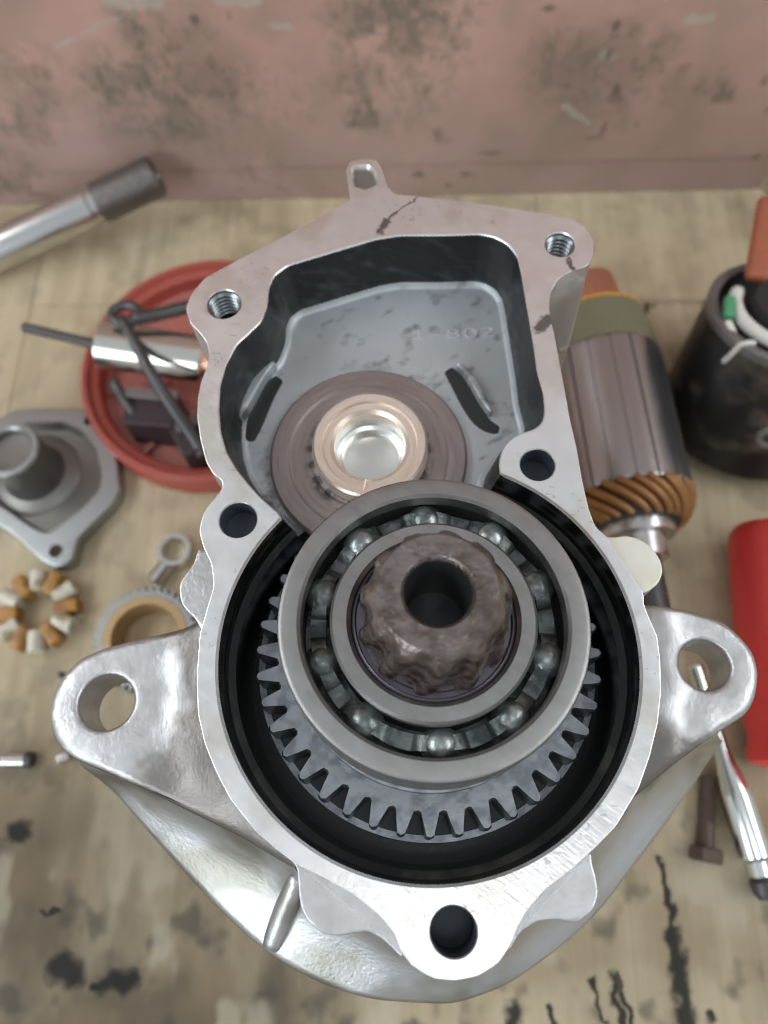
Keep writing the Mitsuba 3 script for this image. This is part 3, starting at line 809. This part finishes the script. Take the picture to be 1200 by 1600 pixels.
for k in range(26):                                     # slanted copper end turns
    s = np.linspace(0, 1, 7)[:, None]
    an = 2 * np.pi * k / 26 - s * .70 + .035 * RNG.normal()
    r = R - .7 - 4.5 * s ** 2.2
    p = np.hstack([r * np.cos(an), r * np.sin(an), AL - .6 + 11.5 * s])
    aput('winding_bar', tube(p, np.array([1.2, 1.5, 1.55, 1.5, 1.45, 1.4, 1.1]), 8), 'amber_winding', True)
aput('winding_core', lathe([(0, AL), (19.2, AL), (17.2, AL + 9), (15, AL + 11), (0, AL + 11.5)], [0, 0, 0], n=48), 'matt_black')
aput('shaft_collar', lathe([(0, AL + 11), (13.2, AL + 11), (13, AL + 15), (9.4, AL + 15.5), (9.3, AL + 22.5), (8.8, AL + 23), (0, AL + 23)], [0, 0, 0], n=56), 'shaft_bright')
aput('shaft', lathe([(0, AL + 22), (6.3, AL + 22), (6.3, AL + 46), (5.7, AL + 47), (0, AL + 47)], [0, 0, 0], n=40), 'dark_steel')

# ------------------------------------------------------------------ black motor case at the right edge
case = thing('motor_case', 'scuffed black motor case with white seal and orange strap at the right edge', 'motor case')


def scuff(p, n, uv):
    x, y, z = mm(p)
    return mix((.012, .012, .012), (.115, .095, .075), smoothstep(.48, .78, fbm(x * .07, y * .07, z * .07, 4)))


bumped('black_paint', proc(scuff), .36, 0.1, 3e-5, grain)
cb, ct = U(1157, 655, 0), U(1247, 488, 50.0)
CA = ct - cb; CH = np.linalg.norm(CA); CA /= CH; CR = 29.8
CM = frame([1, 0, 0], CA) if False else np.eye(4)
_x = np.cross([0, 1.0, 0], CA); _x /= np.linalg.norm(_x)
CM[:3, 0], CM[:3, 1], CM[:3, 2], CM[:3, 3] = _x, np.cross(CA, _x), CA, cb


def cput(name, mesh, mat, smooth=35, label=None):
    mesh = mesh.copy(); mesh.apply_transform(CM)
    return put(name, mesh, mat, case, smooth, label)


O3 = [0, 0, 0]
cput('case_body', lathe([(0, 0), (CR + 1.6, 0), (CR + 2.8, 1), (CR, CH - 2), (CR - .6, CH - .3), (CR - 2.0, CH), (CR - 3.2, CH - .4), (CR - 3.4, CH - 5), (0, CH - 5)], O3, n=96), 'black_paint')
plain('grey_rim', (.20, .19, .185), .4, .6)
cput('rim', lathe([(CR - 3.0, CH - 3), (CR + .25, CH - 3), (CR + .3, CH - .2), (CR - .6, CH + .5), (CR - 2.2, CH + .5), (CR - 3.0, CH)], O3, n=96, closed=True), 'grey_rim')
plain('white_seal', (.68, .67, .63), .6)
an = np.radians(np.linspace(148, 262, 40))
cput('seal', tube(np.stack([21.0 * np.cos(an), 21.0 * np.sin(an), 0 * an + CH + .2], 1), 2.3, 12), 'white_seal', True, 'curved white seal inside the rim')
plain('green_plastic', (.08, .30, .16), .45)
q = U(1139, 482, 53)
put('insulator', box(q, [3.4, 9, 4], .8, rotz(-12)), 'green_plastic', case, 40, 'small green insulator')
put('insulator', box(U(1141, 516, 53), [2.6, 7, 3], .8, rotz(10)), 'white_seal', case, 40, 'small white insulator')
pa = math.radians(214)
cput('paint_mark', tube([[r * math.cos(pa + da), r * math.sin(pa + da), z] for r, da, z in ((CR + .9, -.06, CH - 9), (CR + .75, -.01, CH - 4), (CR + .5, .02, CH), (CR - 1.5, .07, CH + .8), (CR - 3, .12, CH + .8))], .95, 8), 'white_seal', True, 'dab of white paint over the rim')
cput('inner_pole', lathe([(0, CH - 5), (15, CH - 5), (16, CH - 3), (15.5, CH + 4), (0, CH + 5)], O3, n=48), 'matt_black')
plain('orange_strap', (.33, .10, .05), .5, .1)
s0, s1 = U(1184, 432, 50), U(1203, 318, 56)
put('strap', box((s0 + s1) / 2, [np.linalg.norm(s1 - s0) + 4, 9.0, 5.5], 2.4, frame(s1 - s0)), 'orange_strap', case, 40, 'flat orange connecting strap')
put('terminal_bolt', lathe([(0, 0), (5, 0), (5, 5), (3, 5.5), (3, 12), (0, 12.5)], U(1208, 292, 54), n=6), 'shaft_bright', case, 20)
plain('hole_rim_grey', (.16, .16, .14), .45)
hd = np.array([-.20, -.98, 0]); hd /= np.linalg.norm(hd)
cput('hole_rim', lathe([(2.4, -.6), (5.0, -.6), (4.6, .9), (3.2, 1.1)], hd * (CR + 1.5) + [0, 0, 22], hd, n=32, closed=True), 'hole_rim_grey')

# ------------------------------------------------------------------ tools and bolt at the lower right
plain('red_plastic', (.50, .035, .03), .36, 0, .5)
h = thing('tool_handle', 'red plastic tool handle lying at the right edge beside the right mounting ear', 'tool handle')
p0, p1 = U(1200, 825, 14), U(1234, 1200, 14); d = p1 - p0; L = np.linalg.norm(d)
fl = lathe([(0, 0), (9, 0), (12, .8), (13.4, 3), (13.8, 8), (13.8, L * .35), (13.2, L * .55), (12.6, L * .8), (11.6, L - 8), (12.4, L - 4), (12.0, L - 1), (8, L), (0, L)], p0, d, n=72)
put('grip', fl, 'red_plastic', h, 35)
dn = d / L
for k in range(6):
    an = math.radians(60 * k + 25)
    sd = np.cross(dn, [0, 0, 1.0]); up = np.cross(sd, dn)
    off = (sd * math.cos(an) + up * math.sin(an)) * 12.6
    put('grip_ridge', tube([p0 + off + dn * t for t in (10, 20, L * .5, L - 22, L - 14)], [.3, 1.3, 1.2, 1.2, .2], 10), 'red_plastic', h, True)
rod = thing('chrome_tool', 'bright chrome stepped tool shaft with a dark tip at the lower right edge', 'tool')
plain('chrome', (.80, .84, .82), .12, 1.0)
p0, p1 = U(1085, 1040, 8), U(1197, 1392, 6); d = p1 - p0; L = np.linalg.norm(d)
put('shaft', lathe([(0, 0), (2.2, 0), (2.5, 1), (2.5, L * .42), (4.6, L * .55), (5.2, L * .62), (5.4, L * .86), (3.6, L * .88), (3.3, L * .945), (0, L * .945)], p0, d, n=40), 'chrome', rod, 30)
put('tip', lathe([(0, L * .94), (3.6, L * .94), (4.4, L * .96), (4.2, L), (3.0, L * 1.03), (0, L * 1.03)], p0, d, n=32), 'dark_steel', rod, 30)
bolt = thing('hex_bolt', 'small dark rusty bolt lying head down beside the chrome tool', 'bolt')
plain('rusty_steel', (.095, .065, .05), .55, .4)
p0, p1 = U(1106, 1215, 3.2), U(1101, 1325, 3.2); d = p1 - p0; L = np.linalg.norm(d)
prof = [(0, 0), (2.4, 0)]
for k in range(14):
    prof += [(2.9, .6 + k * 1.0), (2.5, 1.1 + k * 1.0)]
put('shank', lathe(prof + [(2.8, 16), (2.8, L), (0, L)], p0, d, n=24), 'rusty_steel', bolt, 30)
put('head', lathe([(0, L - .2), (5.0, L - .2), (5.4, L + .3), (5.4, L + 3.6), (4.8, L + 4.2), (0, L + 4.2)], p0 + [0, 0, 1.4], d, n=6), 'rusty_steel', bolt, 20)

# ------------------------------------------------------------------ steel tube at the upper left
st = thing('steel_tube', 'polished steel tube with a dark knurled end lying at the upper left against the wall', 'tube')
plain('polished_steel', (.62, .62, .61), .17, 1.0)
bumped('knurled_steel', (.17, .155, .145), .42, .8, 2e-4, lambda p, n, uv: noise(p.x * 900, p.y * 900, p.z * 900))
p1 = UY(246, 274, U(246, 345, 0)[1]); p0 = U(-60, 418, 9.0); d = (p1 - p0); L = np.linalg.norm(d)
put('sleeve', lathe([(0, 0), (8.3, 0), (8.3, L - 31), (7.6, L - 30.5), (7.6, L - 28), (0, L - 28)], p0, d, n=56), 'polished_steel', st, 30)
put('knurled_end', lathe([(0, L - 28), (8.1, L - 28), (8.5, L - 27), (8.5, L - 1), (7.8, L), (5.0, L), (4.6, L - 1.2), (0, L - 1.2)], p0, d, n=56), 'knurled_steel', st, 30)

# ------------------------------------------------------------------ red dish with the small parts in it
dish = thing('red_cap', 'round red plastic cap used as a parts dish, left behind the housing', 'cap')
plain('red_cap_plastic', (.34, .070, .052), .40, 0, .5)
plain('red_cap_floor', (.38, .13, .105), .5, 0, .5)
dc = U(331, 580, 6)
dr_ = 51.0
put('rim', lathe([(dr_ - 3, 0), (dr_, 0), (dr_ + .8, 1), (dr_ + .6, 11), (dr_ - .4, 12.3), (dr_ - 1.8, 12.4), (dr_ - 2.6, 11.6), (dr_ - 3.2, 10.2), (dr_ - 5.0, 10.0), (dr_ - 6.2, 9.2), (dr_ - 6.8, 3.2), (dr_ - 6.8, 2)], [dc[0], dc[1], .05], n=140, closed=True), 'red_cap_plastic', dish, 35)
put('dish_floor', lathe([(0, 2.4), (14, 2.4), (14.6, 3.2), (16, 3.2), (16.6, 2.4), (dr_ - 9, 2.4), (dr_ - 6.5, 3.4)], [dc[0], dc[1], .05], n=120), 'red_cap_floor', dish, 35)
for k in range(8):
    an = math.radians(45 * k + 12)
    c0 = np.array([dc[0] + 31 * math.cos(an), dc[1] + 31 * math.sin(an), 3.6])
    put('stiffening_rib', box(c0, [26, 1.6, 3], .4, rotz(math.degrees(an))), 'red_cap_floor', dish, 40)
pl = thing('plunger', 'polished steel plunger with a thin dark rod lying across the red cap', 'plunger')
plain('nickel', (.72, .71, .66), .15, 1.0)
q0, q1 = U(158, 540, 26), U(322, 562, 24); d = q1 - q0; L = np.linalg.norm(d)
put('barrel', lathe([(0, 0), (8.2, 0), (9.2, .8), (9.2, L - 1), (8.4, L), (0, L)], q0, d, n=64), 'nickel', pl, 35)
put('collar', lathe([(0, L), (7.0, L), (7.0, L + 5), (9.4, L + 5), (9.4, L + 7), (0, L + 7)], q0, d, n=48), 'copper', pl, 35)
r0, r1 = U(36, 511, 27), q0
put('rod', tube([r0, r0 * .98 + r1 * .02, r1 + .02 * (r1 - r0)], [1.5, 1.9, 1.9], 16), 'dark_steel', pl, 35)
cl = thing('wire_clip', 'dark bent steel clip with an eye, lying over the plunger', 'clip')
plain('clip_steel', (.10, .10, .10), .40, .7)
eye = U(196, 491, 38)
an = np.radians(np.arange(0, 361, 12))
put('eye', tube(eye + np.stack([5.0 * np.cos(an), 4.0 * np.sin(an), 0 * an], 1), 1.9, 12, False), 'clip_steel', cl, True)
put('long_arm', tube(spline([U(188, 497, 39), U(216, 545, 38), U(252, 610, 33), U(290, 665, 24), U(318, 712, 17)], 24), np.linspace(2.0, 2.6, 24), 12), 'clip_steel', cl, True)
put('short_arm', tube(spline([U(208, 497, 38), U(245, 492, 36), U(285, 482, 33), U(325, 476, 30)], 18), 2.5, 12), 'clip_steel', cl, True)
plain('brush_carbon', (.040, .026, .030), .5, .2)
plain('brush_cap', (.17, .14, .14), .45, .5)
for k, (bx, by, ang, lab) in enumerate(((246, 655, -6, 'dark carbon brush with a grey top plate and short lead in the red cap'), (322, 690, 30, 'second carbon brush in the red cap, half hidden behind the housing'))):
    br = thing('carbon_brush', lab, 'brush')
    c0 = U(bx, by, 12)
    put('block', box(c0, [20, 14, 17], .8, rotz(ang)), 'brush_carbon', br, 40)
    put('top_plate', box(c0 + [0, 5.5, 9.4], [20.6, 4.5, 2.0], .6, rotz(ang)), 'brush_cap', br, 40)
    if k == 0:
        put('lead', tube(spline([U(176, 596, 22), U(190, 618, 21), U(205, 640, 20), U(214, 648, 18)], 14), 2.0, 10), 'clip_steel', br, True)

# ------------------------------------------------------------------ end cover at the left edge
cov = thing('end_cover', 'grey cast end cover with a hollow round boss at the left edge', 'cover')
plain('cover_alu', (.38, .40, .40), .34, .95)
plain('cover_inner', (.21, .205, .19), .40, .8)
CO = [(-70, 700), (-20, 664), (22, 640), (60, 637), (118, 637), (140, 644), (158, 660), (176, 688), (184, 725), (188, 762), (178, 784), (150, 812), (122, 840), (114, 872), (100, 884), (82, 886), (62, 876), (20, 836), (-40, 800), (-75, 760)]
co = ring(pts(CO, 7), .8, .9)
ci = ring(pts([(-50, 706), (-5, 680), (35, 660), (100, 659), (128, 672), (150, 700), (160, 742), (156, 766), (132, 792), (100, 818), (74, 836), (50, 826), (0, 792), (-50, 755)], 7), .8, 1.2)
cm = man(prism(co, 0, 7, 1.0, 3)) - man(stack([(inset(ci, 1.5), 2.5), (ci, 7.1), (ci, 9)]))
h1 = circ(U(87, 861, 7)[:2], 2.6, 32); h2 = circ(U(140, 657, 7)[:2], 2.2, 32)
cm = cm - man(stack([(h1, -1), (h1, 9)])) - man(stack([(h2, -1), (h2, 9)]))
cm = tri(cm); ctr = cm.triangles_center
low = contains_xy(Polygon(ci), ctr[:, 0], ctr[:, 1]) & (ctr[:, 2] < 6.5) & (ctr[:, 2] > 1)
put('plate', cm.submesh([np.nonzero(~low)[0]], append=True, repair=False), 'cover_alu', cov, 35)
put('recess', cm.submesh([np.nonzero(low)[0]], append=True, repair=False), 'cover_inner', cov, 35)
put('slot_frame', tri(man(prism(ring(pts([(22, 652), (100, 650), (104, 664), (20, 668)], 5), .5, .6), 2, 5.5, .6, 2))), 'cover_inner', cov, 35)
b0 = U(58, 742, 2.5)
put('boss', lathe([(0, 0), (17.5, 0), (16.5, 1.0), (14.6, 1.6), (12.2, 2.4), (10.9, 5), (10.5, 22), (9.8, 23), (8.6, 23), (8.0, 22.4), (7.6, 20), (0, 19.6)], b0, n=72), 'cover_inner', cov, 35, 'round hollow boss in the middle of the cover')
put('boss_lip', lathe([(8.4, 21.6), (10.8, 21.6), (10.9, 22.6), (10.3, 23.4), (8.9, 23.4), (8.4, 22.8)], b0, n=72, closed=True), 'cover_alu', cov, 35)

# ------------------------------------------------------------------ small parts on the left
eb = thing('eye_pin', 'tiny bright steel eye pin below the red cap', 'pin')
ec = U(274, 862, 3)
put('eye', lathe([(4.3, -2.8), (6.3, -2.8), (6.6, -2.4), (6.6, 2.4), (6.3, 2.8), (4.6, 2.8), (4.3, 2.4)], ec, n=48, closed=True), 'nickel', eb, 35)
put('shank', lathe([(0, 0), (2.6, 0), (3.0, .5), (3.0, 9.5), (0, 9.5)], U(240, 910, 3.0), ec - U(240, 910, 3.0), n=28), 'polished_steel', eb, 35)

gr = thing('ring_gear', 'small toothed steel ring with a bronze face, half under the left mounting ear', 'ring gear')
gc = U(226, 996, 12)
N = 40; prof = []
for k in range(N):
    for da, r in ((-.30, 17.0), (-.15, 18.6), (.15, 18.6), (.30, 17.0)):
        an = 2 * np.pi * (k + da) / N
        prof.append([gc[0] + r * np.cos(an), gc[1] + r * np.sin(an)])
g = man(stack([(np.array(prof), 0.0), (np.array(prof), 11.6), (np.array(prof) * .985 + gc[:2] * .015, 12.0)])) - man(stack([(circ(gc, 15, 64), -1), (circ(gc, 15, 64), 14)]))
plain('grey_steel', (.34, .35, .35), .42, .9)
plain('bronze', (.43, .30, .155), .45, .6)
put('toothed_rim', tri(g), 'grey_steel', gr, 25)
put('bronze_liner', lathe([(11.6, .0), (15.2, .0), (15.2, 11.6), (14.8, 12.2), (12.0, 12.2), (11.6, 11.6)], [gc[0], gc[1], 0], n=72, closed=True), 'bronze', gr, 35)

cgk = thing('roller_cage', 'small round cage of white rollers and amber spacers at the left edge', 'roller cage')
plain('amber_plastic', proc(lambda p, n, uv: mix((.22, .10, .02), (.38, .19, .04), smoothstep(.3, .6, fbm(p.x * 230, p.y * 230, p.z * 230, 3)))), .3, 0)
plain('white_roller', proc(lambda p, n, uv: mix((.34, .29, .17), (.54, .52, .42), smoothstep(.3, .55, fbm(p.x * 260, p.y * 260, p.z * 260, 3)))), .3, 0)
kc = U(60, 955, 4)
put('base_ring', lathe([(7.2, -4), (15, -4), (15, -2.6), (7.2, -2.6)], kc, n=60, closed=True), 'white_roller', cgk, 35)
for k in range(6):
    an = math.radians(60 * k + 8)
    put('spacer', box(kc + [11 * math.cos(an), 11 * math.sin(an), 0], [9, 5.2, 6.5], 1.2, rotz(60 * k + 8)), 'amber_plastic', cgk, 40)
    an += math.radians(30)
    put('roller', lathe([(0, 0), (2.6, 0), (3.2, .5), (3.2, 7.5), (2.6, 8), (0, 8)], kc + [7.4 * math.cos(an), 7.4 * math.sin(an), .6], [math.cos(an), math.sin(an), 0], n=28), 'white_roller', cgk, 35)

pin = thing('dowel_pin', 'short bright dowel pin at the left edge below the left mounting ear', 'pin')
p0, p1 = U(2, 1188, 2.4), U(50, 1187, 2.4); d = p1 - p0; L = np.linalg.norm(d)
put('body', lathe([(0, 0), (1.9, 0), (2.4, .5), (2.4, L - .5), (1.9, L), (0, L)], p0, d, n=28), 'polished_steel', pin, 35)
put('cap', lathe([(0, L - 2), (2.7, L - 2), (2.7, L), (2.2, L + .5), (0, L + .5)], p0, d, n=28), 'dark_steel', pin, 35)
pin = thing('steel_chip', 'tiny bright steel chip just below the edge of the left mounting ear', 'chip')
put('body', box(U(99, 1184, 1.4), [4.2, 2.6, 2.2], .5, rotz(20)), 'nickel', pin, 40)
